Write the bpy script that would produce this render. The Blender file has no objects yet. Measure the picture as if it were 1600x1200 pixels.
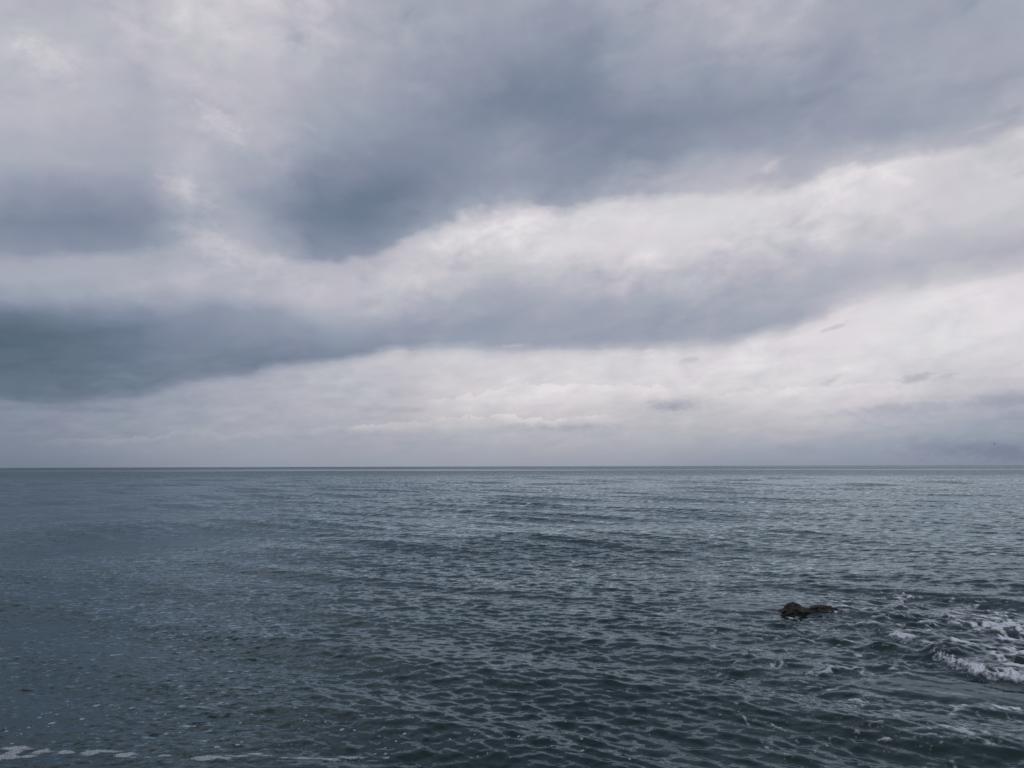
import bpy, math, random
import numpy as np
from mathutils import Matrix, Vector

R = math.radians
scene = bpy.context.scene
col = scene.collection

# ------------------------------------------------------------------ camera
CAM_H = 4.0
PITCH = R(5.78)
ROLL = R(0.16)
HFOV = R(65.0)
cam_d = bpy.data.cameras.new("camera")
cam = bpy.data.objects.new("camera", cam_d)
col.objects.link(cam)
cam_d.sensor_fit = 'HORIZONTAL'
cam_d.angle = HFOV
cam_d.clip_start = 0.1
cam_d.clip_end = 200000.0
CAM_M = (Matrix.Translation((0, 0, CAM_H)) @ Matrix.Rotation(R(90) + PITCH, 4, 'X') @ Matrix.Rotation(-ROLL, 4, 'Z'))
cam.matrix_world = CAM_M
scene.camera = cam
FPX = 800.0 / math.tan(HFOV / 2)          # focal length in pixels of the 1600 px wide photograph
CR = np.array(CAM_M.to_3x3())


def ray(px, py):
    d = np.stack([np.asarray(px, float) - 800.0, 600.0 - np.asarray(py, float), np.full(np.shape(px), -FPX)], -1)
    d = d @ CR.T
    return d / np.linalg.norm(d, axis=-1, keepdims=True)


def ground(px, py, z=0.0):
    d = ray(px, py)
    t = (z - CAM_H) / d[..., 2]
    return np.stack([d[..., 0] * t, d[..., 1] * t], -1)


# ------------------------------------------------------------------ world (overcast sky)
world = bpy.data.worlds.new("World")
scene.world = world
world.use_nodes = True
SUN_EL, SUN_AZ = 48.0, 150.0      # behind the camera, to the right, above the cloud deck
SKY_COVER = 0.95


class NT:
    """small helper round a node tree"""

    def __init__(self, tree):
        self.t = tree
        tree.nodes.clear()

    def n(self, kind, **kw):
        nd = self.t.nodes.new(kind)
        for k, v in kw.items():
            setattr(nd, k, v)
        return nd

    def l(self, a, b):
        self.t.links.new(a, b)

    def put(self, sock, v):
        if v is None:
            return
        if isinstance(v, bpy.types.NodeSocket):
            self.l(v, sock)
        else:
            sock.default_value = v

    def m(self, op, a, b=None, c=None, clamp=False):
        nd = self.n('ShaderNodeMath', operation=op, use_clamp=clamp)
        for i, v in enumerate((a, b, c)):
            self.put(nd.inputs[i], v)
        return nd.outputs[0]

    def mr(self, v, a, b, c=0.0, d=1.0, kind='LINEAR'):
        nd = self.n('ShaderNodeMapRange', interpolation_type=kind)
        for i, x in enumerate((v, a, b, c, d)):
            self.put(nd.inputs[i], x)
        return nd.outputs[0]

    def mix(self, f, a, b):
        nd = self.n('ShaderNodeMix', data_type='FLOAT')
        self.put(nd.inputs[0], f)
        self.put(nd.inputs[2], a)
        self.put(nd.inputs[3], b)
        return nd.outputs[0]

    def mixc(self, f, a, b, blend='MIX'):
        nd = self.n('ShaderNodeMix', data_type='RGBA', blend_type=blend)
        self.put(nd.inputs[0], f)
        self.put(nd.inputs[6], a)
        self.put(nd.inputs[7], b)
        return nd.outputs[2]

    def xyz(self, a, b, c):
        nd = self.n('ShaderNodeCombineXYZ')
        for i, v in enumerate((a, b, c)):
            self.put(nd.inputs[i], v)
        return nd.outputs[0]

    def noise(self, vec, scale, detail=2, rough=0.5, dist=0.0, out=0, dims='3D'):
        nd = self.n('ShaderNodeTexNoise', noise_dimensions=dims)
        self.put(nd.inputs['Vector'], vec)
        nd.inputs['Scale'].default_value = scale
        nd.inputs['Detail'].default_value = detail
        nd.inputs['Roughness'].default_value = rough
        nd.inputs['Distortion'].default_value = dist
        return nd.outputs[out]

    def ramp(self, fac, stops, interp='LINEAR'):
        nd = self.n('ShaderNodeValToRGB')
        cr = nd.color_ramp
        cr.interpolation = interp
        while len(cr.elements) < len(stops):
            cr.elements.new(0.5)
        for e, (p, c) in zip(cr.elements, stops):
            e.position = p
        for i, (p, c) in enumerate(stops):
            cr.elements[i].position = p
            cr.elements[i].color = c if hasattr(c, '__len__') else (c, c, c, 1)
        self.put(nd.inputs[0], fac)
        return nd.outputs[0]


def lin(c):
    c = c / 255.0
    return c / 12.92 if c <= 0.04045 else ((c + 0.055) / 1.055) ** 2.4


def lin3(r, g, b):
    return (lin(r), lin(g), lin(b), 1.0)


# cloud deck: brightness (0..255 grey) down columns of the sky, between the horizon and two cloud edges
E1_PX = [(-200, 640), (0, 622), (60, 630), (125, 631), (190, 622), (250, 609), (300, 595), (340, 587), (400, 582), (430, 571), (500, 568),
         (550, 564), (600, 552), (650, 543), (725, 543), (775, 548), (850, 547), (950, 546), (1060, 545), (1130, 538),
         (1200, 520), (1260, 508), (1310, 488), (1360, 466), (1430, 453), (1500, 445), (1600, 425), (1800, 390)]
E2_PX = [(-200, 410), (0, 395), (100, 394), (200, 388), (260, 376), (320, 366), (370, 372), (405, 388), (440, 400), (500, 408), (560, 398),
         (620, 378), (680, 350), (740, 325), (800, 311), (875, 322), (925, 304), (1000, 300), (1100, 296),
         (1200, 290), (1275, 274), (1340, 250), (1425, 235), (1500, 220), (1580, 197), (1800, 140)]
SKY_COLS = {
    0: ([(0, 186), (60, 190), (120, 188), (180, 186), (230, 182), (280, 166), (330, 150), (370, 141)],
        [(410, 168), (440, 172), (460, 156), (480, 126), (510, 98), (540, 101), (570, 108), (600, 112)],
        [(640, 138), (660, 138), (700, 132), (727, 127)]),
    100: ([(0, 182), (60, 186), (95, 197), (150, 192), (200, 186), (250, 173), (290, 155), (340, 139), (375, 132)],
          [(412, 172), (440, 176), (465, 160), (490, 130), (520, 110), (560, 113), (590, 112), (615, 120)],
          [(645, 144), (670, 145), (700, 139), (727, 131)]),
    200: ([(0, 186), (50, 191), (110, 183), (150, 174), (220, 176), (270, 167), (310, 146), (350, 136), (375, 138)],
          [(405, 170), (440, 178), (470, 165), (490, 140), (520, 119), (560, 121), (590, 122), (608, 125)],
          [(635, 150), (660, 155), (700, 148), (727, 141)]),
    300: ([(0, 204), (60, 206), (120, 191), (160, 181), (220, 180), (262, 196), (300, 190), (330, 166), (355, 166)],
          [(382, 182), (410, 180), (440, 184), (465, 174), (490, 148), (530, 136), (560, 131), (585, 127)],
          [(607, 161), (640, 163), (680, 160), (700, 156), (727, 148)]),
    400: ([(0, 202), (60, 204), (120, 191), (200, 188), (250, 170), (300, 155), (340, 152), (368, 172)],
          [(400, 192), (430, 190), (460, 186), (490, 154), (520, 147), (550, 133), (575, 127)],
          [(592, 170), (630, 175), (680, 168), (700, 162), (727, 153)]),
    500: ([(0, 186), (60, 187), (130, 176), (200, 165), (250, 148), (300, 132), (340, 125), (375, 130), (395, 137)],
          [(422, 180), (440, 190), (470, 189), (490, 174), (520, 152), (550, 137), (560, 135)],
          [(578, 184), (610, 182), (650, 175), (690, 165), (727, 155)]),
    600: ([(0, 170), (60, 172), (120, 165), (200, 155), (260, 141), (300, 123), (335, 121), (365, 133)],
          [(400, 182), (430, 196), (460, 196), (490, 184), (520, 158), (545, 146)],
          [(562, 200), (600, 190), (650, 182), (680, 171), (727, 158)]),
    700: ([(0, 170), (60, 164), (120, 150), (150, 144), (200, 150), (250, 140), (290, 142), (325, 148)],
          [(358, 196), (380, 206), (430, 201), (460, 180), (500, 154), (530, 157)],
          [(551, 206), (590, 200), (620, 202), (660, 190), (690, 171), (727, 160)]),
    800: ([(0, 167), (50, 161), (100, 147), (150, 131), (190, 146), (240, 157), (280, 150), (300, 152)],
          [(324, 212), (350, 222), (400, 206), (440, 180), (480, 160), (520, 158), (538, 162)],
          [(557, 208), (600, 213), (630, 209), (660, 190), (700, 172), (727, 160)]),
    900: ([(0, 158), (50, 150), (100, 140), (150, 134), (200, 135), (240, 146), (280, 141), (300, 147)],
          [(330, 206), (350, 216), (400, 211), (440, 190), (480, 167), (520, 160), (540, 162)],
          [(560, 210), (600, 215), (640, 206), (670, 185), (700, 172), (727, 159)]),
    1000: ([(0, 170), (50, 164), (80, 164), (110, 168), (150, 154), (200, 134), (250, 142), (285, 160)],
           [(315, 206), (350, 221), (400, 215), (440, 190), (480, 165), (520, 159), (538, 163)],
           [(562, 211), (600, 215), (640, 196), (665, 186), (700, 172), (727, 158)]),
    1100: ([(0, 182), (60, 175), (120, 158), (150, 148), (200, 141), (235, 164), (265, 172), (285, 182)],
           [(308, 214), (350, 216), (400, 206), (440, 184), (480, 165), (520, 164), (530, 168)],
           [(557, 215), (600, 216), (635, 196), (660, 188), (700, 166), (727, 153)]),
    1200: ([(0, 186), (60, 182), (100, 170), (140, 155), (180, 144), (220, 154), (255, 172), (278, 178)],
           [(303, 218), (350, 213), (390, 196), (420, 181), (460, 174), (495, 165), (508, 168)],
           [(532, 219), (600, 214), (640, 200), (680, 180), (700, 166), (727, 151)]),
    1300: ([(0, 172), (60, 165), (100, 155), (140, 148), (180, 160), (220, 157), (248, 162)],
           [(280, 223), (330, 211), (380, 200), (420, 181), (460, 180), (480, 186)],
           [(503, 222), (560, 218), (600, 215), (650, 199), (680, 175), (700, 161), (727, 150)]),
    1400: ([(0, 166), (40, 160), (100, 170), (150, 166), (190, 155), (220, 157)],
           [(258, 226), (300, 215), (340, 211), (380, 195), (410, 181), (440, 190)],
           [(472, 222), (540, 220), (600, 212), (640, 190), (680, 170), (700, 156), (727, 146)]),
    1500: ([(0, 160), (30, 165), (80, 173), (130, 166), (180, 157), (204, 166)],
           [(240, 202), (290, 204), (340, 209), (380, 185), (410, 180), (430, 200)],
           [(462, 222), (540, 220), (580, 206), (620, 190), (650, 171), (690, 156), (727, 143)]),
    1600: ([(0, 172), (50, 171), (100, 166), (150, 162), (175, 176)],
           [(212, 203), (250, 196), (300, 206), (350, 200), (375, 175), (400, 180), (415, 196)],
           [(442, 222), (510, 218), (540, 206), (575, 211), (600, 186), (640, 166), (670, 156), (700, 147), (727, 139)]),
}
HORIZON_PX = 727.0
TOP_PX = -250.0


def edge_y(tab, x):
    return np.interp(x, [p[0] for p in tab], [p[1] for p in tab])


def sky_t(x, y):
    """0..1 horizon to lower edge, 1..2 to the upper edge, 2..3 to the top"""
    e1, e2 = edge_y(E1_PX, x), edge_y(E2_PX, x)
    return np.where(y >= e1, (HORIZON_PX - y) / (HORIZON_PX - e1),
                    np.where(y >= e2, 1 + (e1 - y) / (e1 - e2), 2 + (e2 - y) / (e2 - TOP_PX)))


xs_cols = sorted(SKY_COLS)
TS = np.linspace(0, 3, 601)
COLT = []
for xc in xs_cols:
    top, mid, low = SKY_COLS[xc]
    pts = [(float(sky_t(xc, float(y))), v) for y, v in list(low)[::-1] + list(mid)[::-1] + list(top)[::-1]]
    # tighten the steps at the edges
    ext = []
    for (t, v) in pts:
        ext.append((t, v))
    lo_e = [v for t, v in pts if t < 1][-1]
    mi_s = [v for t, v in pts if 1 <= t < 2][0]
    mi_e = [v for t, v in pts if 1 <= t < 2][-1]
    hi_s = [v for t, v in pts if t >= 2][0]
    ext += [(0.965, lo_e), (1.04, mi_s), (1.955, mi_e), (2.035, hi_s), (3.0, pts[-1][1])]
    ext.sort()
    COLT.append(np.interp(TS, [p[0] for p in ext], [p[1] for p in ext]))
COLT = np.array(COLT)


def sky_L(x, t):
    x = min(max(x, 0.0), 1600.0)
    i = min(int(x // 100), 15)
    f = x / 100.0 - i
    f = f * f * (3 - 2 * f) * 0.5 + f * 0.5
    return np.interp(t, TS, COLT[i] * (1 - f) + COLT[i + 1] * f)


def px_of(az, el):
    d = np.array([math.sin(az) * math.cos(el), math.cos(az) * math.cos(el), math.sin(el)])
    c = CR.T @ d
    return 800 + FPX * c[0] / -c[2], 600 - FPX * c[1] / -c[2]


def el_of_edge(tab, az):
    best = 0.3
    for _ in range(25):
        x, y = px_of(az, best)
        best += (y - edge_y(tab, x)) / FPX * 0.8
    return math.degrees(best)


W = NT(world.node_tree)
tc = W.n('ShaderNodeTexCoord')
sep = W.n('ShaderNodeSeparateXYZ')
W.l(tc.outputs['Generated'], sep.inputs[0])
X, Y, Z = sep.outputs
DEG = 180 / math.pi
az0 = W.m('MULTIPLY', W.m('ARCTAN2', X, Y), DEG)
el0 = W.m('MAXIMUM', W.m('MULTIPLY', W.m('ARCSINE', Z), DEG), 0.0)
# coordinates on the clouds, drawn out along the wind (rising to the right) and squeezed towards the horizon
sq = W.m('POWER', W.m('DIVIDE', W.m('ADD', el0, 1.5), 20.0), 0.62)
cu = W.m('SUBTRACT', W.m('MULTIPLY', az0, 0.055), 0.0)
cv = W.m('SUBTRACT', W.m('MULTIPLY', el0, 0.16), W.m('MULTIPLY', az0, 0.034))
cvec = W.xyz(cu, cv, 0.0)
cvec2 = W.xyz(W.m('MULTIPLY', az0, 0.10), W.m('MULTIPLY', el0, 0.16), 5.0)
wA = W.noise(cvec2, 1.1, 4, 0.55, out=1)
wB = W.noise(cvec2, 5.0, 3, 0.5, out=1)
sA, sB = W.n('ShaderNodeSeparateXYZ'), W.n('ShaderNodeSeparateXYZ')
W.l(wA, sA.inputs[0])
W.l(wB, sB.inputs[0])


def c0(s):
    return W.m('SUBTRACT', s, 0.5)


amp = W.mr(el0, 1.0, 22.0, 0.15, 1.0)
azw = W.m('ADD', az0, W.m('MULTIPLY', amp, W.m('ADD', W.m('MULTIPLY', c0(sA.outputs[0]), 3.6), W.m('MULTIPLY', c0(sB.outputs[0]), 3.0))))
elw = W.m('ADD', el0, W.m('MULTIPLY', amp, W.m('ADD', W.m('MULTIPLY', c0(sA.outputs[1]), 1.5), W.m('MULTIPLY', c0(sB.outputs[1]), 1.7))))
elw = W.m('MAXIMUM', elw, 0.0)
AZR = 42.0


def fcurve(tab, azs):
    nd = W.n('ShaderNodeFloatCurve')
    cm = nd.mapping.curves[0]
    pts = [(0.5 + a / (2 * AZR), el_of_edge(tab, R(a)) / 60.0) for a in azs]
    cm.points[0].location = pts[0]
    cm.points[-1].location = pts[-1]
    for p in pts[1:-1]:
        cm.points.new(*p)
    nd.mapping.update()
    W.put(nd.inputs['Value'], W.mr(azw, -AZR, AZR))
    return W.m('MULTIPLY', nd.outputs[0], 60.0)


azs = np.arange(-39, 39.1, 1.5)
e1 = fcurve(E1_PX, azs)
e2 = fcurve(E2_PX, azs)
ELTOP = 55.0
t1 = W.m('DIVIDE', elw, e1, clamp=True)
t2 = W.m('DIVIDE', W.m('SUBTRACT', elw, e1), W.m('SUBTRACT', e2, e1), clamp=True)
t3 = W.m('DIVIDE', W.m('SUBTRACT', elw, e2), W.m('SUBTRACT', ELTOP, e2), clamp=True)
tt = W.m('DIVIDE', W.m('ADD', W.m('ADD', t1, t2), t3), 3.0)

acc = None
colaz = list(np.arange(-34, 34.1, 2.833))
for i, a in enumerate(colaz):
    E1d, E2d = el_of_edge(E1_PX, R(a)), el_of_edge(E2_PX, R(a))
    tk = np.concatenate([[0, .12, .25, .38, .5, .65, .8, .93, .985, 1.012, 1.06, 1.18, 1.32, 1.46, 1.6, 1.72, 1.84, 1.93, 1.985, 2.01, 2.04],
                         2 + np.array([.08, .13, .19, .26, .34, .43, .54, .65, .8, 1.0])])
    stops = []
    for t in tk:
        if t <= 1:
            el = t * E1d
        elif t <= 2:
            el = E1d + (t - 1) * (E2d - E1d)
        else:
            el = E2d + (t - 2) * (ELTOP - E2d)
        x, y = px_of(R(a), R(el))
        # value in the authored picture, keeping the same side of the edges
        ty = float(sky_t(x, max(y, -245.0)))
        if abs(t - 1) < 0.07 or abs(t - 2) < 0.045:
            ty = t
        v = float(sky_L(x, ty))
        stops.append((t / 3.0, v / 255.0))
    r = W.ramp(tt, stops, 'LINEAR')
    if acc is None:
        acc = r
    else:
        f = W.mr(azw, colaz[i - 1], a, 0, 1)
        acc = W.mixc(f, acc, r)
Lb = W.n('ShaderNodeRGBToBW')
W.l(acc, Lb.inputs[0])
L = Lb.outputs[0]
# outside the part the photograph shows the deck simply goes on
far_n = W.noise(tc.outputs['Generated'], 2.2, 5, 0.5)
L_far = W.mr(far_n, 0.3, 0.72, 0.50, 0.80)
L_low = W.mr(el0, 0.0, 14.0, 0.60, 0.72)
L_out = W.mix(W.mr(el0, 4.0, 22.0), L_low, L_far)
L_out = W.m('ADD', L_out, W.mr(el0, 50.0, 85.0, 0.0, 0.22, 'SMOOTHSTEP'))
absaz = W.m('ABSOLUTE', az0)
# dark mass at the left edge carried on unseen, added to darken the left water
L_out = W.m('MULTIPLY', L_out, W.m('SUBTRACT', 1.0, W.m('MULTIPLY', W.mr(az0, -30, -55, 0, 0.22, 'SMOOTHSTEP'), W.mr(az0, -130, -80, 0, 1, 'SMOOTHSTEP'))))
fo = W.m('MAXIMUM', W.mr(absaz, 34, 75, 0, 1, 'SMOOTHSTEP'), W.mr(el0, 36, 60, 0, 1, 'SMOOTHSTEP'))
L = W.mix(fo, L, L_out)


# cumulus tops low over the horizon, lit from above
def ridge(pts, thick, gain, seed, rough=0.10):
    global L
    azp = [math.degrees(math.atan2(*ray(x, y)[:2])) for x, y in pts]
    elp = [math.degrees(math.asin(ray(x, y)[2])) for x, y in pts]
    nd = W.n('ShaderNodeFloatCurve')
    cm = nd.mapping.curves[0]
    pp = [(0.5 + a / (2 * AZR), e / 12.0) for a, e in zip(azp, elp)]
    cm.points[0].location = pp[0]
    cm.points[-1].location = pp[-1]
    for p in pp[1:-1]:
        cm.points.new(*p)
    nd.mapping.update()
    W.put(nd.inputs['Value'], W.mr(az0, -AZR, AZR))
    v = W.xyz(W.m('MULTIPLY', az0, 1.0), W.m('MULTIPLY', el0, 1.0), seed)
    nn = W.noise(v, 0.9, 6, 0.6)
    crest = W.m('ADD', W.m('MULTIPLY', nd.outputs[0], 12.0), W.m('MULTIPLY', W.m('SUBTRACT', nn, 0.5), rough * 10))
    d = W.m('SUBTRACT', crest, el0)
    mask = W.m('MULTIPLY', W.mr(d, 0.0, 0.07, 0, 1, 'SMOOTHSTEP'), W.mr(d, 0.1, thick, 1, 0, 'SMOOTHSTEP'))
    side = W.m('MULTIPLY', W.mr(az0, azp[0], azp[0] + 2.5, 0, 1, 'SMOOTHSTEP'), W.mr(az0, azp[-1] - 3, azp[-1], 1, 0, 'SMOOTHSTEP'))
    patch = W.mr(W.noise(v, 0.35, 3, 0.5), 0.35, 0.6, 0.35, 1.0)
    L = W.m('ADD', L, W.m('MULTIPLY', W.m('MULTIPLY', mask, side), W.m('MULTIPLY', patch, gain)))


ridge([(640, 625), (700, 622), (760, 612), (820, 600), (900, 599), (980, 600), (1030, 603), (1080, 612)], 1.7, 0.06, 1.0, 0.16)
ridge([(520, 665), (570, 662), (640, 660), (700, 652), (780, 648), (860, 655), (900, 650), (950, 645), (990, 655)], 0.9, 0.06, 2.0, 0.13)
ridge([(40, 690), (120, 686), (250, 680), (320, 672), (350, 676), (440, 672), (560, 662), (620, 658)], 0.55, 0.028, 3.0, 0.10)
ridge([(1080, 622), (1180, 610), (1280, 600), (1400, 596), (1500, 600), (1600, 572)], 1.2, 0.035, 4.0, 0.16)


# small dark fragments of cloud, and darker sky patches standing in for far hills
def blob(px, py, wx, wy, gain, seed, tilt=0.0, hard=0.35):
    global L
    d = ray(px, py)
    a, e = math.degrees(math.atan2(d[0], d[1])), math.degrees(math.asin(d[2]))
    k = math.degrees(1 / FPX)
    da = W.m('DIVIDE', W.m('SUBTRACT', az0, a), wx * k)
    de = W.m('DIVIDE', W.m('SUBTRACT', W.m('SUBTRACT', el0, e), W.m('MULTIPLY', W.m('SUBTRACT', az0, a), tilt)), wy * k)
    dd = W.m('SQRT', W.m('ADD', W.m('MULTIPLY', da, da), W.m('MULTIPLY', de, de)))
    v = W.xyz(W.m('MULTIPLY', az0, 1.0), W.m('MULTIPLY', el0, 1.6), seed)
    dd = W.m('ADD', dd, W.m('MULTIPLY', W.m('SUBTRACT', W.noise(v, 1.3, 5, 0.65), 0.5), 2.2))
    L = W.m('ADD', L, W.m('MULTIPLY', W.mr(dd, hard, 1.15, 1, 0, 'SMOOTHSTEP'), gain))


blob(1060, 634, 60, 14, -0.085, 11, 0.0, -0.1)
blob(1035, 636, 26, 9, -0.05, 31, 0.0, 0.0)
blob(1570, 706, 70, 14, -0.045, 32, -0.05, 0.0)  # sky colour darkened in place of the hazy hills at far right
blob(1480, 700, 90, 18, -0.03, 33, 0.0, 0.0)  # wider part of the same hill stand-in, painted into the sky
blob(1246, 702, 34, 12, -0.02, 34, 0.0, 0.2)  # faint distant peak, only a darker patch of sky
blob(880, 668, 90, 10, -0.05, 35, 0.0, 0.0)
blob(620, 640, 60, 7, -0.035, 36, 0.0, 0.0)
blob(1400, 640, 110, 14, -0.05, 37, 0.04, 0.0)
blob(1560, 625, 70, 12, -0.04, 38, 0.08, 0.0)
blob(120, 640, 120, 6, -0.03, 39, 0.0, 0.0)
blob(1298, 596, 16, 8, -0.075, 12, 0.3, 0.0)
blob(1428, 592, 28, 9, -0.085, 13, 0.25, 0.0)
blob(1480, 588, 20, 4, -0.04, 14, 0.2)
blob(1302, 512, 24, 4, -0.07, 15, 0.3)
blob(1075, 563, 20, 5, -0.04, 16, 0.1)
blob(1560, 192, 40, 5, 0.035, 17, 0.12, -0.2)
blob(805, 540, 34, 4, 0.055, 18, 0.05, 0.0)
blob(330, 378, 55, 30, 0.05, 21, -0.35, 0.1)
blob(345, 195, 45, 28, 0.05, 22, -0.3, 0.1)
blob(290, 300, 50, 22, 0.05, 23, -0.3, 0.1)
blob(75, 95, 45, 25, 0.04, 24, -0.3, 0.1)
blob(1395, 275, 35, 14, 0.035, 25, -0.6, 0.1)
blob(1205, 258, 20, 10, 0.05, 26, 0.4, 0.1)

# wisps and mottling, strongest in the thin bright cloud
n1 = W.noise(cvec, 5.0, 4, 0.48, 0.3)
n2 = W.noise(W.xyz(W.m('MULTIPLY', az0, 0.11), W.m('ADD', W.m('MULTIPLY', el0, 0.2), W.m('MULTIPLY', az0, 0.03)), 2.0), 5.0, 5, 0.5, 0.3)
side = W.mr(az0, -14, 4, 1, 0, 'SMOOTHSTEP')
det = W.mix(side, n1, n2)
dA = W.mr(L, 0.5, 0.8, 0.03, 0.085)
dE = W.mr(el0, 0.5, 12.0, 0.25, 1.0)
wispy = W.mr(W.noise(cvec2, 1.3, 3, 0.5, 0.0), 0.40, 0.62, 0.25, 1.25)
L = W.m('ADD', L, W.m('MULTIPLY', W.m('SUBTRACT', det, 0.5), W.m('MULTIPLY', W.m('MULTIPLY', dA, wispy), dE)))
n3 = W.noise(W.xyz(W.m('MULTIPLY', az0, 0.11), W.m('SUBTRACT', W.m('MULTIPLY', el0, 0.17), W.m('MULTIPLY', az0, 0.02)), 9.0), 3.0, 7, 0.55, 0.35)
n4 = W.noise(W.xyz(W.m('MULTIPLY', az0, 0.2), W.m('SUBTRACT', W.m('MULTIPLY', el0, 0.6), W.m('MULTIPLY', az0, 0.04)), 4.0), 2.6, 5, 0.52, 0.4)
band = W.m('MULTIPLY', W.mr(L, 0.56, 0.8, 0.15, 1.0), W.mr(el0, 3.0, 12.0, 0.2, 1.0))
L = W.m('ADD', L, W.m('MULTIPLY', W.m('SUBTRACT', n3, 0.5), W.m('MULTIPLY', W.m('MULTIPLY', band, wispy), 0.27)))
low = W.m('MULTIPLY', W.mr(el0, 0.3, 2.0, 0.0, 1.0), W.mr(el0, 6.0, 10.0, 1.0, 0.0))
L = W.m('ADD', L, W.m('MULTIPLY', W.m('SUBTRACT', n4, 0.5), W.m('MULTIPLY', low, 0.10)))
L = W.m('ADD', W.m('MULTIPLY', L, 1.10), -0.058)
# brightness to colour: blue-grey bases, faintly warm thin parts
cc = W.ramp(L, [(0.0, lin3(40, 55, 66)), (96 / 255, lin3(83, 100, 116)), (118 / 255, lin3(104, 119, 138)),
                (140 / 255, lin3(131, 140, 160)), (160 / 255, lin3(153, 160, 176)), (185 / 255, lin3(180, 181, 192)),
                (205 / 255, lin3(201, 199, 206)), (222 / 255, lin3(219, 215, 220)), (1.0, lin3(250, 245, 246))])
warm = W.m('MULTIPLY', W.mr(el0, 0.5, 9.0, 1, 0, 'SMOOTHSTEP'), W.mr(az0, 10, 28, 1, 0.2, 'SMOOTHSTEP'))
cc = W.mixc(W.m('MULTIPLY', warm, 0.6), cc, W.mixc(1.0, cc, (1.035, 1.0, 0.95, 1), 'MULTIPLY'))
hue = W.mr(W.noise(cvec2, 2.0, 2), 0.4, 0.6, 0, 1)
cc = W.mixc(hue, W.mixc(1.0, cc, (0.985, 1.005, 1.0, 1), 'MULTIPLY'), W.mixc(1.0, cc, (1.008, 0.995, 1.004, 1), 'MULTIPLY'))
sky = W.n('ShaderNodeTexSky', sky_type='NISHITA', sun_disc=False, sun_elevation=R(SUN_EL), sun_rotation=R(SUN_AZ))
bg1 = W.n('ShaderNodeBackground')
bg1.inputs[1].default_value = 0.05
W.l(sky.outputs[0], bg1.inputs[0])
bg2 = W.n('ShaderNodeBackground')
W.l(cc, bg2.inputs[0])
ms = W.n('ShaderNodeMixShader')
ms.inputs[0].default_value = SKY_COVER
W.l(bg1.outputs[0], ms.inputs[1])
W.l(bg2.outputs[0], ms.inputs[2])
wo = W.n('ShaderNodeOutputWorld')
W.l(ms.outputs[0], wo.inputs[0])
world.cycles.sampling_method = 'MANUAL'
world.cycles.sample_map_resolution = 512

# soft sun behind the deck
sd = bpy.data.lights.new("sun", 'SUN')
sd.energy = 0.5
sd.angle = R(60)
sd.color = (1.0, 0.96, 0.92)
so = bpy.data.objects.new("sun", sd)
col.objects.link(so)
sdir = Vector((math.sin(R(SUN_AZ)) * math.cos(R(SUN_EL)), math.cos(R(SUN_AZ)) * math.cos(R(SUN_EL)), math.sin(R(SUN_EL))))
so.rotation_euler = sdir.to_track_quat('Z', 'Y').to_euler()

vs = scene.view_settings
vs.view_transform = 'Standard'
vs.look = 'None'
vs.exposure = 0.0
vs.gamma = 1.0
vs.use_curve_mapping = False
scene.cycles.max_bounces = 5
scene.cycles.glossy_bounces = 3
scene.cycles.transparent_max_bounces = 12
scene.cycles.caustics_reflective = False

# ------------------------------------------------------------------ numpy noise
rng = np.random.RandomState(7)
PERM = rng.randint(0, 256, (256, 256)).astype(np.float32) / 255.0


def vnoise(x, y, s=0):
    x = x + 37.2 * s
    y = y + 11.7 * s
    xi, yi = np.floor(x).astype(int), np.floor(y).astype(int)
    fx, fy = x - xi, y - yi
    fx, fy = fx * fx * (3 - 2 * fx), fy * fy * (3 - 2 * fy)
    a, b = PERM[xi & 255, yi & 255], PERM[(xi + 1) & 255, yi & 255]
    c, d = PERM[xi & 255, (yi + 1) & 255], PERM[(xi + 1) & 255, (yi + 1) & 255]
    return (a * (1 - fx) + b * fx) * (1 - fy) + (c * (1 - fx) + d * fx) * fy


def fbm(x, y, octs=4, s=0, gain=0.5):
    v, a, tot = 0, 1.0, 0
    for i in range(octs):
        v = v + a * vnoise(x, y, s + i * 3.1)
        tot += a
        a *= gain
        x, y = x * 1.93 * 0.8 + y * 1.93 * 0.6, -x * 1.93 * 0.6 + y * 1.93 * 0.8
    return v / tot


def ridged(x, y, octs=4, s=0):
    v, a, tot = 0, 1.0, 0
    for i in range(octs):
        v = v + a * (1 - np.abs(2 * vnoise(x, y, s + i * 5.3) - 1))
        tot += a
        a *= 0.55
        x, y = x * 2.05 * 0.8 + y * 2.05 * 0.6, -x * 2.05 * 0.6 + y * 2.05 * 0.8
    return v / tot


def sstep(x, a, b):
    t = np.clip((x - a) / (b - a), 0, 1)
    return t * t * (3 - 2 * t)


# ------------------------------------------------------------------ the wave field
waves = []      # kx, ky, amplitude, phase, group (0 all, 1 only in broken water)
wr = random.Random(3)
NW = 190
for i in range(NW):
    f = (i + wr.random()) / NW
    lam = 9.0 * (0.12 / 9.0) ** f
    spread = 0.19 + 0.36 * f
    th = wr.gauss(R(-90 - 4), spread)
    side = wr.random()
    if side < 0.20:
        th = wr.gauss(R(-90 - 40), 0.2)
    elif side < 0.32:
        th = wr.gauss(R(-90 + 34), 0.2)
    k = 2 * math.pi / lam
    # slope per component: strongest round 0.6 .. 3 m
    q = math.log(lam / 0.38)
    s = 0.031 * math.exp(-(q / (0.95 if q > 0 else 1.35)) ** 2)
    waves.append((k * math.cos(th), k * math.sin(th), s / k, wr.uniform(0, 6.283), 0))
for i in range(14):          # longer crossing waves
    lam = wr.uniform(1.7, 4.8)
    th = wr.gauss(R(-90 - 33), 0.13)
    k = 2 * math.pi / lam
    waves.append((k * math.cos(th), k * math.sin(th), 0.022 / k, wr.uniform(0, 6.283), 0))
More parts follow.
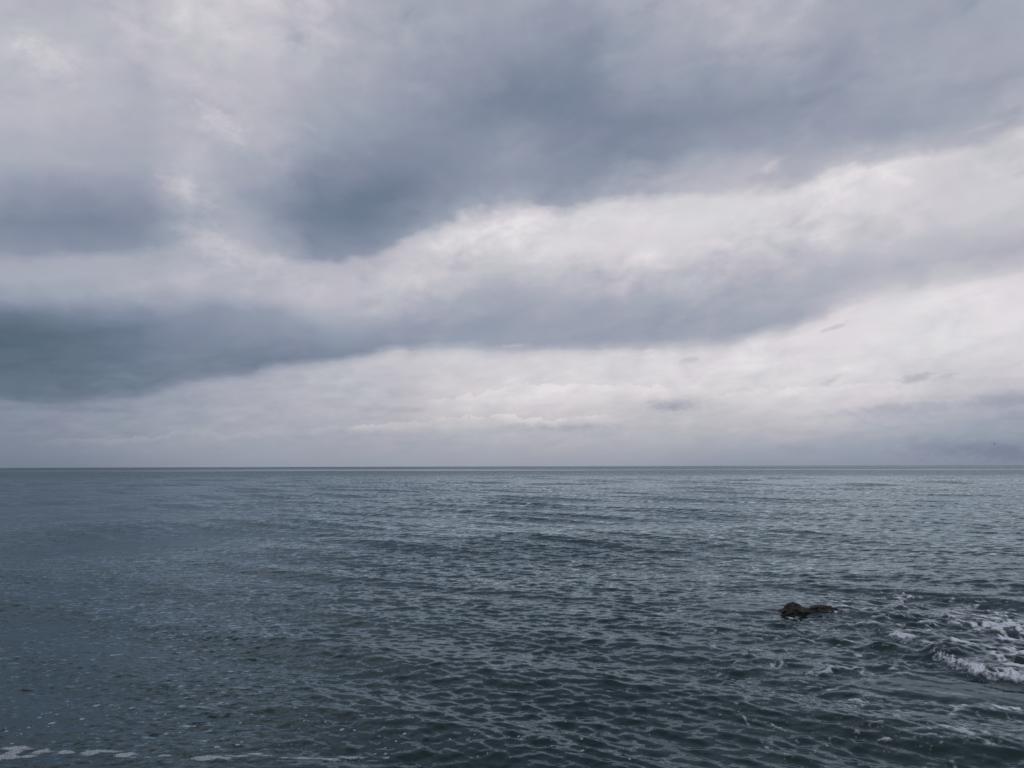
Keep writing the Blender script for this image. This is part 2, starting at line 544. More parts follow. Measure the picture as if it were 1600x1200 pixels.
for i in range(10):          # slow swell
    lam = wr.uniform(9, 34)
    th = wr.gauss(R(-90 + 8), 0.3)
    k = 2 * math.pi / lam
    waves.append((k * math.cos(th), k * math.sin(th), 0.015 / k, wr.uniform(0, 6.283), 0))
for i in range(60):          # confused chop over the shallow ledge
    lam = 1.6 * (0.16 / 1.6) ** ((i + 0.5) / 60)
    th = wr.uniform(0, 6.283)
    k = 2 * math.pi / lam
    waves.append((k * math.cos(th), k * math.sin(th), 0.040 / k, wr.uniform(0, 6.283), 1))

# front of the small breaker, as a line on the water
FRONT = ground(np.array([1372, 1400, 1424, 1442, 1475, 1520, 1560, 1600, 1680]), np.array([1000, 1004, 1018, 1036, 1046, 1060, 1068, 1072, 1074]))
ROCK = ground(1262.0, 964.0)
LEDGE = ground(np.array([1500.0]), np.array([1000.0]))[0]


def front_dist(x, y):
    """signed distance from the breaker's front line, positive behind it (seaward)"""
    best = np.full(x.shape, 1e9)
    sgn = np.ones(x.shape)
    for (a, b) in zip(FRONT[:-1], FRONT[1:]):
        d = b - a
        L2 = d @ d
        t = np.clip(((x - a[0]) * d[0] + (y - a[1]) * d[1]) / L2, 0, 1)
        qx, qy = x - a[0] - t * d[0], y - a[1] - t * d[1]
        dist = np.hypot(qx, qy)
        cr = d[0] * qy - d[1] * qx
        m = dist < best
        best = np.where(m, dist, best)
        sgn = np.where(m, np.sign(cr), sgn)
    return best * sgn


def ell(x, y, c, rx, ry, rot=0.0):
    dx, dy = x - c[0], y - c[1]
    ca, sa = math.cos(rot), math.sin(rot)
    return np.hypot((dx * ca + dy * sa) / rx, (-dx * sa + dy * ca) / ry)


SM1 = ground(np.array([1500.0]), np.array([1082.0]))[0]
SM2 = ground(np.array([1180.0]), np.array([948.0]))[0]
CH1 = ground(np.array([1480.0]), np.array([1000.0]))[0]
CH2 = ground(np.array([1300.0]), np.array([1050.0]))[0]


def water(x, y, spacing):
    """displaced position of water at rest position x, y; spacing = smallest wave the mesh can carry"""
    x = np.asarray(x, np.float32)
    y = np.asarray(y, np.float32)
    r = np.hypot(x, y)
    az = np.degrees(np.arctan2(x, y))
    near = r < 60
    amp = np.ones_like(x)
    # sheltered on the left, patches of wind elsewhere
    amp *= 0.40 + 0.60 * sstep(az + 0.10 * (r - 20).clip(0, 60), -24, -9)
    ampL = amp * (0.55 + 0.9 * fbm(x / 7.0, y / 9.0, 3, 5))
    amp = amp * (0.45 + 1.1 * fbm(x / 4.0 + 0.08 * y, y / 6.0, 3, 4))
    sm = np.zeros_like(x)
    chop = np.zeros_like(x)
    bore = np.zeros_like(x)
    if near.any():
        xn, yn = x[near], y[near]
        wob = (fbm(xn * 1.1, yn * 1.1, 3, 9) - 0.5) * 0.7
        s1 = 1 - sstep(ell(xn, yn, SM1, 2.4, 0.95, -0.25) + wob * 1.3, 0.5, 1.15)
        s2 = 1 - sstep(ell(xn, yn, SM2, 1.5, 1.5) + wob, 0.4, 1.25)
        sm[near] = np.maximum(s1, 0.9 * s2)
        c1 = 1 - sstep(ell(xn, yn, CH1, 4.2, 5.4, -0.2) + wob, 0.6, 1.2)
        c2 = 0.55 * (1 - sstep(ell(xn, yn, CH2, 3.4, 3.2, 0.2) + wob, 0.5, 1.2))
        chop[near] = np.maximum(c1, c2) * (0.55 + 0.8 * fbm(xn * 0.8, yn * 0.8, 2, 15))
        d = front_dist(xn, yn) + (fbm(xn * 2.5, yn * 2.5, 3, 21) - 0.5) * 0.16
        al = sstep(xn, FRONT[0][0] - 0.1, FRONT[2][0] + 0.3)
        bore[near] = 0.13 * sstep(d, -0.03, 0.35) * (1 - sstep(d, 0.42, 2.6)) * al - 0.03 * np.exp(-((d + 0.35) / 0.3) ** 2) * al
    a_all = amp * (1 - 0.74 * sm)
    a_lng = ampL * (1 - 0.8 * sm) * (1 + 0.9 * sstep(r, 40, 260))
    a_ch = chop * (1 - 0.95 * sm)
    zx = np.zeros_like(x)
    dxs = np.zeros_like(x)
    dys = np.zeros_like(x)
    lost = np.zeros_like(x)
    idx_ch = np.nonzero(a_ch > 0.01)[0] if x.ndim == 1 else None
    for (kx, ky, a, ph, g) in waves:
        k = math.hypot(kx, ky)
        lam = 2 * math.pi / k
        if g == 1:
            ii = idx_ch
            if ii is None or len(ii) == 0:
                continue
            p = kx * x[ii] + ky * y[ii] + ph
            aa = a * a_ch[ii] * sstep(lam / spacing[ii], 1.8, 3.6)
            zx[ii] += aa * np.cos(p)
            sp = aa * 0.6 / k * np.sin(p)
            dxs[ii] -= kx * sp
            dys[ii] -= ky * sp
            continue
        res = sstep(lam / spacing, 1.8, 3.6)
        ii = np.nonzero(res > 0)[0]
        lost += (a * k) ** 2 * 0.5 * (1 - res ** 2)
        if len(ii) == 0:
            continue
        al = 1.0 if lam > 6 else (a_lng[ii] if lam > 0.75 else a_all[ii])
        p = kx * x[ii] + ky * y[ii] + ph
        aa = a * al * res[ii]
        zx[ii] += aa * np.cos(p)
        sp = aa * 0.65 / k * np.sin(p)
        dxs[ii] -= kx * sp
        dys[ii] -= ky * sp
    rn = r * (0.55 + 0.9 * fbm(x / 500.0, y / 160.0, 3, 18))
    wind = 1.0 - 0.40 * sstep(az, -12, 14) + 1.6 * sstep(rn, 190, 480) + 1.1 * (fbm(x / 260.0, y / 110.0, 3, 8) - 0.5) * sstep(r, 60, 300)
    wind = np.clip(wind * (1 - 0.8 * sstep(fbm(x / 900.0 + 3, y / 120.0, 2, 12), 0.64, 0.72) * sstep(r, 300, 500)), 0.15, 3.4)
    shelter = 1 - sstep(az + 0.10 * (r - 20).clip(0, 60), -24, -9)
    zx = zx - r * r / (2 * 6.37e6)
    return x + dxs, y + dys, zx + bore, np.sqrt(lost) * np.where(r > 60, 1 + (wind - 1) * sstep(r, 60, 200), 1) * (1 - 0.86 * sm), sm, shelter


def add_mesh(name, verts, faces, mat, smooth=True, parent=None):
    me = bpy.data.meshes.new(name)
    verts = np.asarray(verts, np.float32)
    faces = np.asarray(faces, np.int32)
    me.vertices.add(len(verts))
    me.vertices.foreach_set('co', verts.ravel())
    nf, k = faces.shape
    me.loops.add(nf * k)
    me.loops.foreach_set('vertex_index', faces.ravel())
    me.polygons.add(nf)
    me.polygons.foreach_set('loop_start', np.arange(0, nf * k, k, dtype=np.int32))
    me.polygons.foreach_set('use_smooth', np.full(nf, smooth, dtype=bool))
    me.update(calc_edges=True)
    me.validate()
    me.materials.append(mat)
    o = bpy.data.objects.new(name, me)
    col.objects.link(o)
    if parent:
        o.parent = parent
    return o


def add_attr(o, name, vals):
    a = o.data.attributes.new(name, 'FLOAT', 'POINT')
    a.data.foreach_set('value', np.asarray(vals, np.float32).ravel())


def new_mat(name):
    m = bpy.data.materials.new(name)
    m.use_nodes = True
    return m, NT(m.node_tree)


# ------------------------------------------------------------------ water material
WATER_BODY_A, WATER_BODY_B = (0.005, 0.017, 0.015, 1), (0.006, 0.020, 0.019, 1)
WATER_SHEEN = (0.69, 0.81, 0.885, 1)
mw, Wt = new_mat("sea_water")
geo = Wt.n('ShaderNodeNewGeometry')
pos = geo.outputs['Position']
lostA = Wt.n('ShaderNodeAttribute', attribute_name='lost_slope').outputs['Fac']
smA = Wt.n('ShaderNodeAttribute', attribute_name='calm').outputs['Fac']
shA = Wt.n('ShaderNodeAttribute', attribute_name='shelter').outputs['Fac']


def vm(T, op, a, b=None, scale=None):
    nd = T.n('ShaderNodeVectorMath', operation=op)
    T.put(nd.inputs[0], a)
    if b is not None:
        T.put(nd.inputs[1], b)
    if scale is not None:
        T.put(nd.inputs['Scale'], scale)
    return nd.outputs[0]


def facets(sx, sy, scale, det):
    v = vm(Wt, 'MULTIPLY', pos, (sx, sy, 0.3))
    return vm(Wt, 'SUBTRACT', Wt.noise(v, scale, det, 0.55, out=1), (0.5, 0.5, 0.5))


ripple = facets(7.0, 13.0, 1.0, 3)                # ripples of a few centimetres
mid = facets(1.5, 3.6, 1.0, 3)                    # waves too small for the distant mesh
ripple_amp = Wt.m('MULTIPLY', Wt.mix(smA, Wt.mix(shA, 0.5, 1.6), 0.2), Wt.mr(Wt.noise(vm(Wt, 'MULTIPLY', pos, (0.25, 0.16, 0.1)), 1.0, 3), 0.35, 0.65, 0.5, 1.4))
mid_amp = Wt.m('MULTIPLY', lostA, 6.0)
pert = vm(Wt, 'ADD', vm(Wt, 'SCALE', ripple, scale=ripple_amp), vm(Wt, 'SCALE', mid, scale=mid_amp))
pert = vm(Wt, 'MULTIPLY', pert, (0.75, 1.0, 0.0))
nrm = vm(Wt, 'NORMALIZE', vm(Wt, 'ADD', geo.outputs['Normal'], pert))
# a facet that leans away behind its own crest is not seen: its neighbour's near face is
dt = Wt.n('ShaderNodeVectorMath', operation='DOT_PRODUCT')
Wt.l(nrm, dt.inputs[0])
Wt.l(geo.outputs['Incoming'], dt.inputs[1])
dv = dt.outputs['Value']
flip = Wt.m('SUBTRACT', Wt.m('ABSOLUTE', dv), dv)
nrm = vm(Wt, 'NORMALIZE', vm(Wt, 'ADD', nrm, vm(Wt, 'SCALE', geo.outputs['Incoming'], scale=flip)))
tint = Wt.mixc(Wt.mr(Wt.noise(vm(Wt, 'MULTIPLY', pos, (0.12, 0.07, 0.1)), 1.0, 3), 0.35, 0.65), WATER_BODY_A, WATER_BODY_B)
body = Wt.n('ShaderNodeBsdfDiffuse')
Wt.l(tint, body.inputs['Color'])
gloss = Wt.n('ShaderNodeBsdfGlossy', distribution='GGX')
gloss.inputs['Color'].default_value = WATER_SHEEN
gloss.inputs['Roughness'].default_value = 0.06
Wt.l(nrm, gloss.inputs['Normal'])
fr = Wt.n('ShaderNodeFresnel')
fr.inputs['IOR'].default_value = 1.333
Wt.l(nrm, fr.inputs['Normal'])
mxs = Wt.n('ShaderNodeMixShader')
Wt.l(fr.outputs[0], mxs.inputs[0])
Wt.l(body.outputs[0], mxs.inputs[1])
Wt.l(gloss.outputs[0], mxs.inputs[2])
ow = Wt.n('ShaderNodeOutputMaterial')
Wt.l(mxs.outputs[0], ow.inputs['Surface'])

# ------------------------------------------------------------------ sea surface
rs = [2.0]
while rs[-1] < 9.3:
    rs.append(rs[-1] + 0.16)
while rs[-1] < 420:
    rs.append(rs[-1] + 0.00215 * rs[-1] ** 1.15)
while rs[-1] < 63000:
    rs.append(rs[-1] * 1.07)
rs = np.array(rs)
in_az = np.radians(np.arange(-36, 36.01, 0.088))
out_r = np.radians(np.concatenate([np.arange(36.6, 50, 0.6), np.arange(50, 180, 4.0)]))
azg = np.concatenate([-out_r[::-1], in_az, out_r])
rr, aa = np.meshgrid(rs, azg, indexing='ij')
dr = np.gradient(rs)[:, None] * np.ones_like(aa)
da = np.gradient(azg)[None, :] * rr
spacing = np.maximum(dr, da).astype(np.float32)
xg, yg = rr * np.sin(aa), rr * np.cos(aa)
wx, wy, wz, lost, calm, shelter = water(xg.ravel(), yg.ravel(), spacing.ravel())
nr, na = rr.shape
ii = np.arange(nr * na).reshape(nr, na)
q = np.stack([ii[:-1, :-1], ii[:-1, 1:], ii[1:, 1:], ii[1:, :-1]], -1).reshape(-1, 4)
# close the seam behind the camera and the disc under it
seam = np.stack([ii[:-1, -1], ii[:-1, 0], ii[1:, 0], ii[1:, -1]], -1)
verts = np.stack([wx, wy, wz], -1)
centre = len(verts)
verts = np.concatenate([verts, [[0, 0, 0]]])
sea = add_mesh("sea", verts, np.concatenate([q, seam]), mw)
add_attr(sea, 'lost_slope', np.append(lost, 0))
add_attr(sea, 'calm', np.append(calm, 0))
add_attr(sea, 'shelter', np.append(shelter, 0))
sea["kind"] = "structure"
print("sea verts", len(verts), "rows", nr, "cols", na)

# ------------------------------------------------------------------ rock
mr_, Rk = new_mat("wet_rock")
g = Rk.n('ShaderNodeNewGeometry')
nA = Rk.noise(g.outputs['Position'], 9.0, 6, 0.65)
nB = Rk.noise(g.outputs['Position'], 34.0, 5, 0.7)
c1 = Rk.ramp(nA, [(0.32, (0.004, 0.004, 0.003, 1)), (0.5, (0.010, 0.010, 0.006, 1)), (0.62, (0.014, 0.013, 0.008, 1)), (0.75, (0.014, 0.017, 0.007, 1))])
pr = Rk.n('ShaderNodeBsdfPrincipled')
Rk.l(c1, pr.inputs['Base Color'])
Rk.l(Rk.mr(nB, 0.3, 0.7, 0.35, 0.8), pr.inputs['Roughness'])
bp = Rk.n('ShaderNodeBump')
bp.inputs['Strength'].default_value = 0.9
bp.inputs['Distance'].default_value = 0.03
Rk.l(nB, bp.inputs['Height'])
Rk.l(bp.outputs[0], pr.inputs['Normal'])
orr = Rk.n('ShaderNodeOutputMaterial')
Rk.l(pr.outputs[0], orr.inputs['Surface'])

K = float(np.linalg.norm(ROCK)) / FPX * 1.03         # metres per photo pixel at the rock
prof_x = np.array([1223, 1228, 1231, 1236, 1240, 1247, 1252, 1257, 1261, 1266, 1272, 1279, 1288, 1296, 1303, 1309, 1318])
prof_h = np.array([-8, 3, 8, 10, 14, 15.5, 12.5, 9, 7.5, 7, 8, 9, 9, 8, 6, 3, -8]) * 1.0
NU, NV = 150, 90
us = np.linspace(1214, 1320, NU)
vv = np.linspace(-1, 1, NV)
U, V = np.meshgrid(us, vv, indexing='ij')
hx = np.interp(U, prof_x, prof_h) * K * 1.12
wid = np.interp(U, [1214, 1222, 1245, 1262, 1290, 1320], [0.15, 0.34, 0.46, 0.30, 0.34, 0.12])
rx = (U - 1262) * K * 1.04
ry = V * wid * 0.95
crag = fbm(rx * 6 + 3, ry * 6, 5, 31, 0.6) - 0.5
crag2 = ridged(rx * 9, ry * 9, 4, 33) - 0.6
rz = (hx + 0.16) * np.clip(1 - np.abs(V) ** 2.4, 0, 1) - 0.16 - 0.35 * sstep(np.abs(V), 0.7, 1.0) + 0.12 * crag * (1 - np.abs(V) ** 3) - 0.08 * crag2
rx = rx + 0.10 * (fbm(U * 0.12, V * 5, 4, 41) - 0.5)
ry = ry + 0.22 * (fbm(rx * 7, rz * 9 + V * 3, 4, 43) - 0.5)
cs, sn = math.cos(-0.0), math.sin(-0.0)
ii = np.arange(NU * NV).reshape(NU, NV)
q = np.stack([ii[:-1, :-1], ii[1:, :-1], ii[1:, 1:], ii[:-1, 1:]], -1).reshape(-1, 4)
rock = add_mesh("rock", np.stack([rx, ry, rz], -1).reshape(-1, 3), q, mr_)
rock.location = (ROCK[0] + 0.0, ROCK[1] + 0.12, 0.06)
rock["label"] = "low dark craggy rock with two humps, algae on it, breaking the sea surface"
rock["category"] = "rock"

# ------------------------------------------------------------------ foam
mf, F = new_mat("sea_foam")
g = F.n('ShaderNodeNewGeometry')
th = F.n('ShaderNodeAttribute', attribute_name='thickness').outputs['Fac']
fn = F.noise(g.outputs['Position'], 38.0, 4, 0.65)
fv = F.n('ShaderNodeTexVoronoi', feature='DISTANCE_TO_EDGE')
fv.inputs['Scale'].default_value = 26.0
F.l(g.outputs['Position'], fv.inputs['Vector'])
pf = F.n('ShaderNodeBsdfPrincipled')
pf.inputs['Base Color'].default_value = (0.70, 0.77, 0.84, 1)
pf.inputs['Roughness'].default_value = 0.6
bpf = F.n('ShaderNodeBump')
bpf.inputs['Strength'].default_value = 0.6
bpf.inputs['Distance'].default_value = 0.015
F.l(fn, bpf.inputs['Height'])
F.l(bpf.outputs[0], pf.inputs['Normal'])
lace = F.mr(fv.outputs['Distance'], 0.02, 0.22, 1.0, 0.25)
alpha = F.m('MULTIPLY', F.mr(th, 0.0, 0.8, 0.0, 1.15), F.mix(F.mr(th, 0.2, 0.9), lace, 1.0), clamp=True)
alpha = F.m('MULTIPLY', alpha, F.mr(fn, 0.3, 0.6, 0.55, 1.0), clamp=True)
F.l(alpha, pf.inputs['Alpha'])
of = F.n('ShaderNodeOutputMaterial')
F.l(pf.outputs[0], of.inputs['Surface'])


def foam_patch(name, poly_px, step, density, thr, label, cat, lift=0.022, step_r=None, kind='stuff'):
    """a sheet of foam floating on the displaced water: cells where density > 0"""
    corners = ground(np.array([p[0] for p in poly_px], float), np.array([p[1] for p in poly_px], float))
    x0, y0 = corners.min(0)
    x1, y1 = corners.max(0)
    step_r = step_r or step
    gx, gy = np.arange(x0, x1, step), np.arange(y0, y1, step_r)
    GX, GY = np.meshgrid(gx, gy, indexing='ij')
    dens = density(GX, GY)
    keep = dens > 0
    qk = keep[:-1, :-1] | keep[1:, :-1] | keep[1:, 1:] | keep[:-1, 1:]
    idm = np.arange(GX.size).reshape(GX.shape)
    q = np.stack([idm[:-1, :-1], idm[1:, :-1], idm[1:, 1:], idm[:-1, 1:]], -1)[qk]
    used, inv = np.unique(q, return_inverse=True)
    q = inv.reshape(-1, 4)
    fx, fy = GX.ravel()[used], GY.ravel()[used]
    r = np.hypot(fx, fy)
    spc = np.maximum(0.00215 * r ** 1.15, R(0.088) * r).astype(np.float32)
    px, py, pz, _, _, _ = water(fx, fy, spc)
    dn = np.clip(dens.ravel()[used], 0, 1)
    pz = pz + 0.004 + lift * sstep(dn, 0, 0.8) * (0.6 + 0.8 * fbm(fx * 14, fy * 14, 3, 50))
    o = add_mesh(name, np.stack([px, py, pz], -1), q, mf)
    add_attr(o, 'thickness', dn)
    o["kind"] = kind
    o["label"] = label
    if cat:
        o["category"] = cat
    print(name, len(used))
    return o


def G(px, py, wx, wy=None):
    """gaussian envelope given in photo pixels round a point"""
    c = ground(np.array([float(px)]), np.array([float(py)]))[0]
    a = ground(np.array([px - wx / 2.0, px + wx / 2.0]), np.array([float(py), float(py)]))
    b = ground(np.array([float(px)] * 2), np.array([py - wy / 2.0, py + wy / 2.0]))
    return c, max(0.05, abs(a[1][0] - a[0][0])), max(0.05, float(np.linalg.norm(b[1] - b[0])))


LEDGE_BLOBS = [  # px, py, width, height, weight, tilt
    (1560, 985, 90, 34, 1.0), (1590, 975, 60, 30, 1.0), (1545, 968, 30, 14, 0.7), (1600, 1010, 40, 34, 1.1), (1595, 1030, 60, 26, 0.95),
    (1520, 985, 60, 10, 0.75), (1490, 990, 120, 7, 0.6), (1430, 985, 110, 7, 0.62), (1390, 993, 70, 5, 0.55),
    (1425, 1006, 42, 9, 0.9), (1490, 1015, 40, 9, 0.75), (1560, 1045, 60, 12, 0.95), (1600, 1056, 40, 10, 0.9),
    (1530, 1012, 60, 6, 0.5), (1570, 1000, 70, 10, 0.7),
    (1320, 949, 70, 7, 0.72), (1370, 944, 60, 8, 0.62), (1410, 941, 40, 6, 0.5), (1290, 946, 30, 4, 0.55), (1310, 980, 60, 7, 0.58),
    (1290, 987, 40, 4, 0.62), (1175, 982, 24, 5, 0.6), (1345, 1033, 22, 14, 0.5), (1360, 1018, 24, 8, 0.5),
    (1265, 1022, 18, 14, 0.5), (1355, 1060, 44, 6, 0.66), (1318, 1050, 20, 5, 0.5), (1385, 1086, 24, 5, 0.6),
    (1400, 1095, 60, 6, 0.4), (1510, 1104, 44, 7, 0.85), (1560, 1108, 60, 7, 0.95), (1600, 1106, 50, 8, 1.0),
    (1475, 1098, 40, 5, 0.6), (1258, 971, 40, 4, 0.95), (1238, 973, 22, 3, 0.8), (1300, 966, 50, 5, 0.85), (1330, 960, 50, 6, 0.8), (1215, 968, 30, 3, 0.5), (1275, 976, 40, 4, 0.7), (1480, 955, 60, 6, 0.4), (1440, 965, 40, 5, 0.35),
    (1255, 1050, 60, 30, 0.26), (1330, 1090, 90, 30, 0.26), (1460, 1130, 120, 40, 0.22),
    (1400, 960, 160, 30, 0.27), (1470, 985, 140, 40, 0.33), (1560, 1130, 80, 30, 0.30), (1440, 1000, 60, 20, 0.4),
]


def ledge_density(x, y):
    env = np.zeros_like(x)
    for (px, py, w, h, wt) in LEDGE_BLOBS:
        c, sx, sy = G(px, py, w, h)
        env = np.maximum(env, wt * np.exp(-0.5 * ((x - c[0]) / (sx * 0.55)) ** 2 - 0.5 * ((y - c[1]) / (sy * 0.55)) ** 2))
    wxp = (fbm(x * 1.3, y * 1.3, 3, 60) - 0.5) * 1.1
    wyp = (fbm(x * 1.3, y * 1.3, 3, 64) - 0.5) * 1.1
    ln = ridged((x + wxp) * 1.5, (y + wyp) * 1.15, 4, 66)
    fine = fbm(x * 9, y * 7, 4, 70, 0.6)
    d = (env * 1.22 + (ln - 0.77) * 3.0 + (fine - 0.5) * 1.5 - 0.60) * 1.5
    churn = np.zeros_like(x)
    for (px, py, w, h, wt) in [(1300, 1060, 260, 90, 1.0), (1450, 970, 260, 60, 1.0), (1500, 1140, 260, 60, 0.9), (1010, 958, 130, 18, 1.0), (1300, 975, 160, 30, 1.0)]:
        c, sx, sy = G(px, py, w, h)
        churn = np.maximum(churn, wt * np.exp(-0.5 * ((x - c[0]) / (sx * 0.5)) ** 2 - 0.5 * ((y - c[1]) / (sy * 0.5)) ** 2))
    ln2 = ridged((x + wyp) * 2.6, (y - wxp) * 2.1, 3, 90)
    d3 = (churn * 0.34 + (ln2 - 0.80) * 3.2 + (fbm(x * 7, y * 8, 3, 93, 0.6) - 0.5) * 1.4 - 0.36) * 1.3
    d = np.maximum(d, np.minimum(d3, 0.55))
    # along the broken front
    fd = front_dist(x, y)
    al = sstep(x, FRONT[0][0], FRONT[1][0] + 0.15)
    fd = fd + (fbm(x * 2.5, y * 2.5, 3, 21) - 0.5) * 0.16
    fe = np.exp(-((fd - 0.20) / 0.20) ** 2) * al
    face = sstep(fd, -0.02, 0.05) * (1 - sstep(fd, 0.25, 0.75)) * al
    sp = 0.6 * fbm(x * 22, y * 16, 3, 75, 0.7) + 0.4 * ridged(x * 7, y * 5, 3, 76) - 0.04
    pt = 0.35 + 0.75 * sstep(fbm(x * 1.7, y * 1.7, 2, 97), 0.40, 0.62)
    d2 = (fe * 0.85 + face * 0.35) * pt + (sp - 0.5) * 2.8 - 0.52
    d = np.maximum(d, d2)
    # keep the slick in front of it clean
    d = d - 1.2 * (fd < -0.02) * (1 - sstep(ell(x, y, SM1, 2.5, 0.9, -0.25), 0.7, 1.0))
    return np.clip(d, -1, 1.0)


foam_patch("breaking_foam", [(1000, 935), (1640, 935), (1640, 1200), (1230, 1200)], 0.022, ledge_density, 0,
           "lacy white foam over the shallow ledge and small breaker beside the rock", None, step_r=0.03)

SHORE_BLOBS = [(10, 1195, 40, 6, 1.0), (35, 1179, 44, 5, 1.0), (25, 1187, 16, 7, .9), (68, 1186, 28, 5, .9), (75, 1183, 12, 3, .9), (45, 1193, 18, 4, .9),
               (108, 1187, 20, 4, .9), (145, 1188, 24, 7, 1.0), (175, 1187, 36, 4, .9), (200, 1192, 24, 9, 1.0), (212, 1197, 18, 4, .9),
               (236, 1199, 12, 2, .8), (335, 1197, 44, 7, 1.2), (372, 1193, 44, 5, 1.15), (402, 1189, 30, 4, 1.1), (425, 1192, 24, 3, 0.9), (470, 1197, 60, 4, 1.0), (548, 1191, 34, 6, 1.15), (520, 1196, 40, 4, 1.05), (235, 1197, 22, 3, 0.9), (260, 1193, 18, 3, 0.8),
               (570, 1191, 16, 5, .9), (400, 1187, 30, 2, .7)]


def shore_density(x, y):
    env = np.zeros_like(x)
    for (px, py, w, h, wt) in SHORE_BLOBS:
        c, sx, sy = G(px, py, w, h)
        env = np.maximum(env, wt * np.exp(-0.5 * ((x - c[0]) / (sx * 0.5)) ** 2 - 0.5 * ((y - c[1]) / (sy * 0.5)) ** 2))
    # it goes on towards the shore, below the picture
    env = np.maximum(env, 0.95 * sstep(-y, -9.9, -9.2) * fbm(x * 0.9, y * 1.6, 3, 81))
    d = env * 1.2 + (fbm(x * 4, y * 6, 5, 83, 0.65) - 0.5) * 2.1 - 0.56
    return np.clip(d * 1.3, -1, 0.42)


foam_patch("shore_foam", [(-80, 1172), (640, 1172), (640, 1230), (-80, 1230)], 0.012, shore_density, 0,
           "broken ribbons of foam drifting in along the bottom left of the water", None, lift=0.012, step_r=0.014)

# flecks of froth scattered over the near water
br = random.Random(11)
spots = [(107, 1096, 4), (108, 1104, 3), (114, 1101, 2), (134, 1108, 4), (151, 1104, 10), (173, 1104, 3), (155, 1100, 2), (188, 1109, 4), (207, 1109, 7),
         (281, 1110, 8), (91, 1120, 6), (81, 1116, 4), (75, 1118, 3), (68, 1120, 5), (64, 1126, 6), (131, 1128, 7), (84, 1135, 9), (78, 1143, 4), (11, 1144, 4), (12, 1149, 6),
         (47, 1144, 6), (35, 1155, 6), (29, 1158, 3), (21, 1170, 5), (260, 1121, 6), (259, 1119, 3), (281, 1136, 4), (305, 1141, 7), (262, 1155, 8), (284, 1153, 4),
         (293, 1144, 3), (393, 1123, 7), (376, 1135, 6), (350, 1164, 4), (342, 1178, 10), (374, 1175, 8), (368, 1158, 4), (380, 1167, 5), (318, 1184, 4),
         (461, 1118, 8), (411, 1126, 7), (403, 1140, 6), (478, 1128, 4), (509, 1138, 4), (475, 1136, 5), (535, 1150, 7), (555, 1151, 5), (573, 1154, 3),
         (594, 1161, 4), (633, 1158, 7), (620, 1168, 5), (604, 1176, 5), (647, 1136, 5), (601, 1148, 4), (705, 1167, 5), (743, 1171, 4), (766, 1165, 7),
         (744, 1162, 3), (753, 1158, 3), (755, 1143, 4), (589, 1185, 5), (605, 1185, 7), (608, 1191, 8), (740, 1193, 4), (749, 1191, 4), (634, 1181, 3), (658, 1179, 4),
         (893, 1172, 7), (915, 1184, 8), (867, 1176, 6), (961, 1182, 5), (914, 1163, 5), (887, 1134, 4), (916, 1100, 4), (814, 1162, 5), (795, 1136, 5),
         (1047, 1108, 5), (1065, 1117, 4), (1129, 1123, 5), (1158, 1120, 3), (1299, 1165, 6), (943, 1175, 4), (857, 1177, 3), (990, 1198, 5), (800, 1163, 4)]
for k in range(70):
    spots.append((br.uniform(380, 1250), 1200 - abs(br.gauss(0, 45)), br.uniform(1.2, 2.6)))
for k in range(35):
    spots.append((br.uniform(0, 400), 1200 - abs(br.gauss(0, 50)), br.uniform(1.2, 2.4)))
mfl, F2 = new_mat("froth")
g2 = F2.n('ShaderNodeNewGeometry')
pf2 = F2.n('ShaderNodeBsdfPrincipled')
pf2.inputs['Base Color'].default_value = (0.40, 0.46, 0.52, 1)
pf2.inputs['Roughness'].default_value = 0.5
al2 = F2.mr(F2.noise(g2.outputs['Position'], 60.0, 3, 0.6), 0.3, 0.6, 0.35, 0.85)
F2.l(al2, pf2.inputs['Alpha'])
of2 = F2.n('ShaderNodeOutputMaterial')
F2.l(pf2.outputs[0], of2.inputs['Surface'])
fvs, ffs = [], []
sp = np.array(spots)
gp = ground(sp[:, 0], sp[:, 1])
for (x, y), (_, _, w) in zip(gp, spots):
    w = w * 0.85
    r = math.hypot(x, y)
    rad = w * 0.5 * r / FPX
    n = 9
    base = len(fvs)
    ex = br.uniform(0.7, 1.5)
    an = br.uniform(-0.8, 0.8)
    fvs.append((x, y, 0.010))
    for j in range(n):
        t = 6.283 * j / n
        q = rad * br.uniform(0.75, 1.2)
        dx, dy = q * math.cos(t), q * ex * math.sin(t)
        fvs.append((x + dx * math.cos(an) - dy * math.sin(an), y + dx * math.sin(an) + dy * math.cos(an), -0.002))
    for j in range(n):
        ffs.append((base, base + 1 + j, base + 1 + (j + 1) % n))
fva = np.array(fvs, np.float32)
r_ = np.hypot(fva[:, 0], fva[:, 1])
px_, py_, pz_, _, _, _ = water(fva[:, 0], fva[:, 1], np.maximum(0.00215 * r_ ** 1.15, R(0.088) * r_).astype(np.float32))
fl = add_mesh("foam_fleck", np.stack([px_, py_, pz_ + fva[:, 2] + 0.004], -1), ffs, mfl)
fl["kind"] = "stuff"
fl["label"] = "small flecks of froth scattered over the near water"

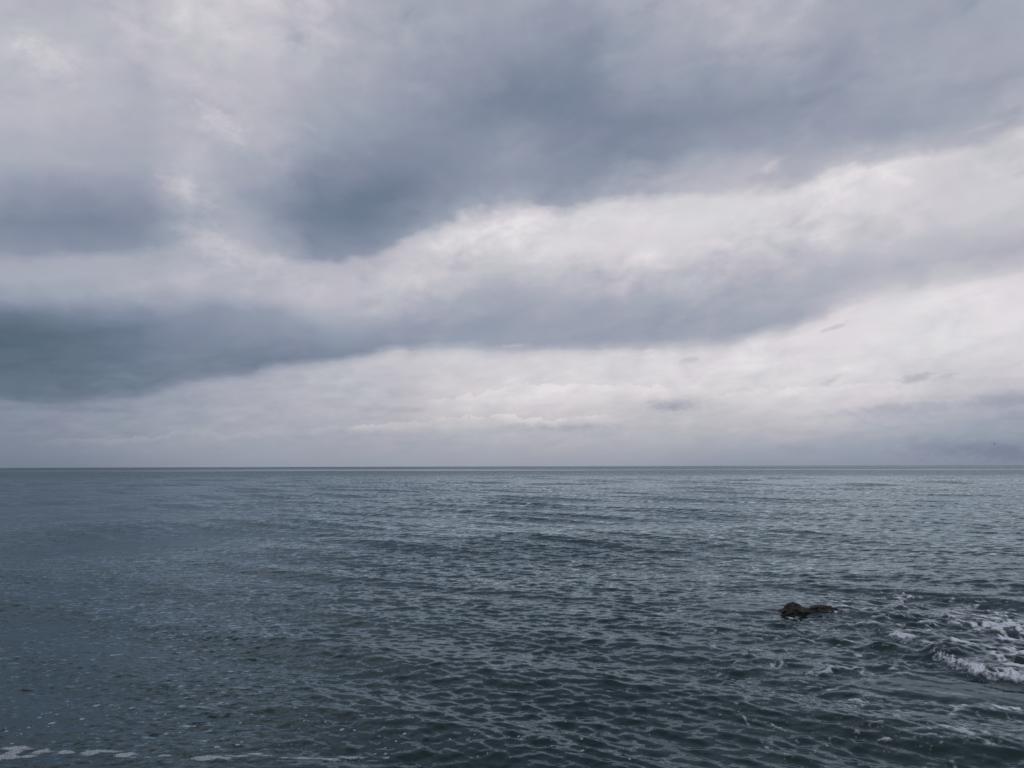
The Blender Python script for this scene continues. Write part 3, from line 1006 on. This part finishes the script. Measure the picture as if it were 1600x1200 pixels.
# ------------------------------------------------------------------ gulls
mg, Gm = new_mat("gull_feathers")
pg = Gm.n('ShaderNodeBsdfPrincipled')
gg = Gm.n('ShaderNodeTexCoord')
gs = Gm.n('ShaderNodeSeparateXYZ')
Gm.l(gg.outputs['Generated'], gs.inputs[0])
Gm.l(Gm.ramp(gs.outputs[0], [(0.0, (0.03, 0.03, 0.03, 1)), (0.2, (0.12, 0.12, 0.13, 1)), (0.45, (0.35, 0.35, 0.36, 1)), (0.8, (0.12, 0.12, 0.13, 1)), (1.0, (0.03, 0.03, 0.03, 1))]), pg.inputs['Base Color'])
og = Gm.n('ShaderNodeOutputMaterial')
Gm.l(pg.outputs[0], og.inputs['Surface'])


def gull(px, py, dist, heading, bank, flap, label):
    """one continuous body along +Y, wings out along X"""
    V, Fc = [], []
    rings = [(-0.30, 0.012, 0.05), (-0.20, 0.03, 0.035), (-0.08, 0.065, 0.055), (0.05, 0.07, 0.065), (0.16, 0.05, 0.05), (0.23, 0.032, 0.035), (0.28, 0.034, 0.034), (0.32, 0.018, 0.02), (0.37, 0.004, 0.005)]
    n = 10
    for (yy, rw, rh) in rings:
        for j in range(n):
            t = 6.283 * j / n
            V.append((rw * math.cos(t) * (2.2 if yy == -0.30 else 1), yy, rh * math.sin(t) * (0.3 if yy == -0.30 else 1)))
    for i in range(len(rings) - 1):
        for j in range(n):
            a, b = i * n + j, i * n + (j + 1) % n
            Fc.append((a, b, b + n, a + n))
    for s in (-1, 1):
        sec = [(0.03, 0.13, -0.06, 0.0, .02), (0.2, 0.15, -0.03, 0.6, .015), (0.36, 0.17, 0.02, 1.0, .011), (0.52, 0.10, -0.02, 0.95, .007), (0.66, -0.02, -0.08, 0.85, .003)]
        b0 = len(V)
        for (sx, yf, yb, up, th_) in sec:
            z = 0.03 + flap * sx * up
            V += [(s * sx, yf, z), (s * sx, (yf + yb) / 2, z + th_), (s * sx, yb, z), (s * sx, (yf + yb) / 2, z - th_)]
        for i in range(len(sec) - 1):
            for j in range(4):
                a, b = b0 + i * 4 + j, b0 + i * 4 + (j + 1) % 4
                Fc.append((a, b, b + 4, a + 4) if s > 0 else (a, a + 4, b + 4, b))
    o = add_mesh("gull", np.array(V), np.array(Fc), mg)
    d = ray(float(px), float(py))
    o.location = Vector((0, 0, CAM_H)) + Vector(d) * dist
    o.rotation_euler = (0.1, bank, heading)
    o["label"] = label
    o["category"] = "gull"
    o["group"] = "gulls flying over the sea"
    return o


gull(1553.5, 694.5, 330, 1.9, 0.5, 0.75, "larger dark gull flying low over the sea at far right")
gull(1552, 665, 480, 2.3, -0.4, 0.5, "tiny gull flying higher, above the other gull at far right")
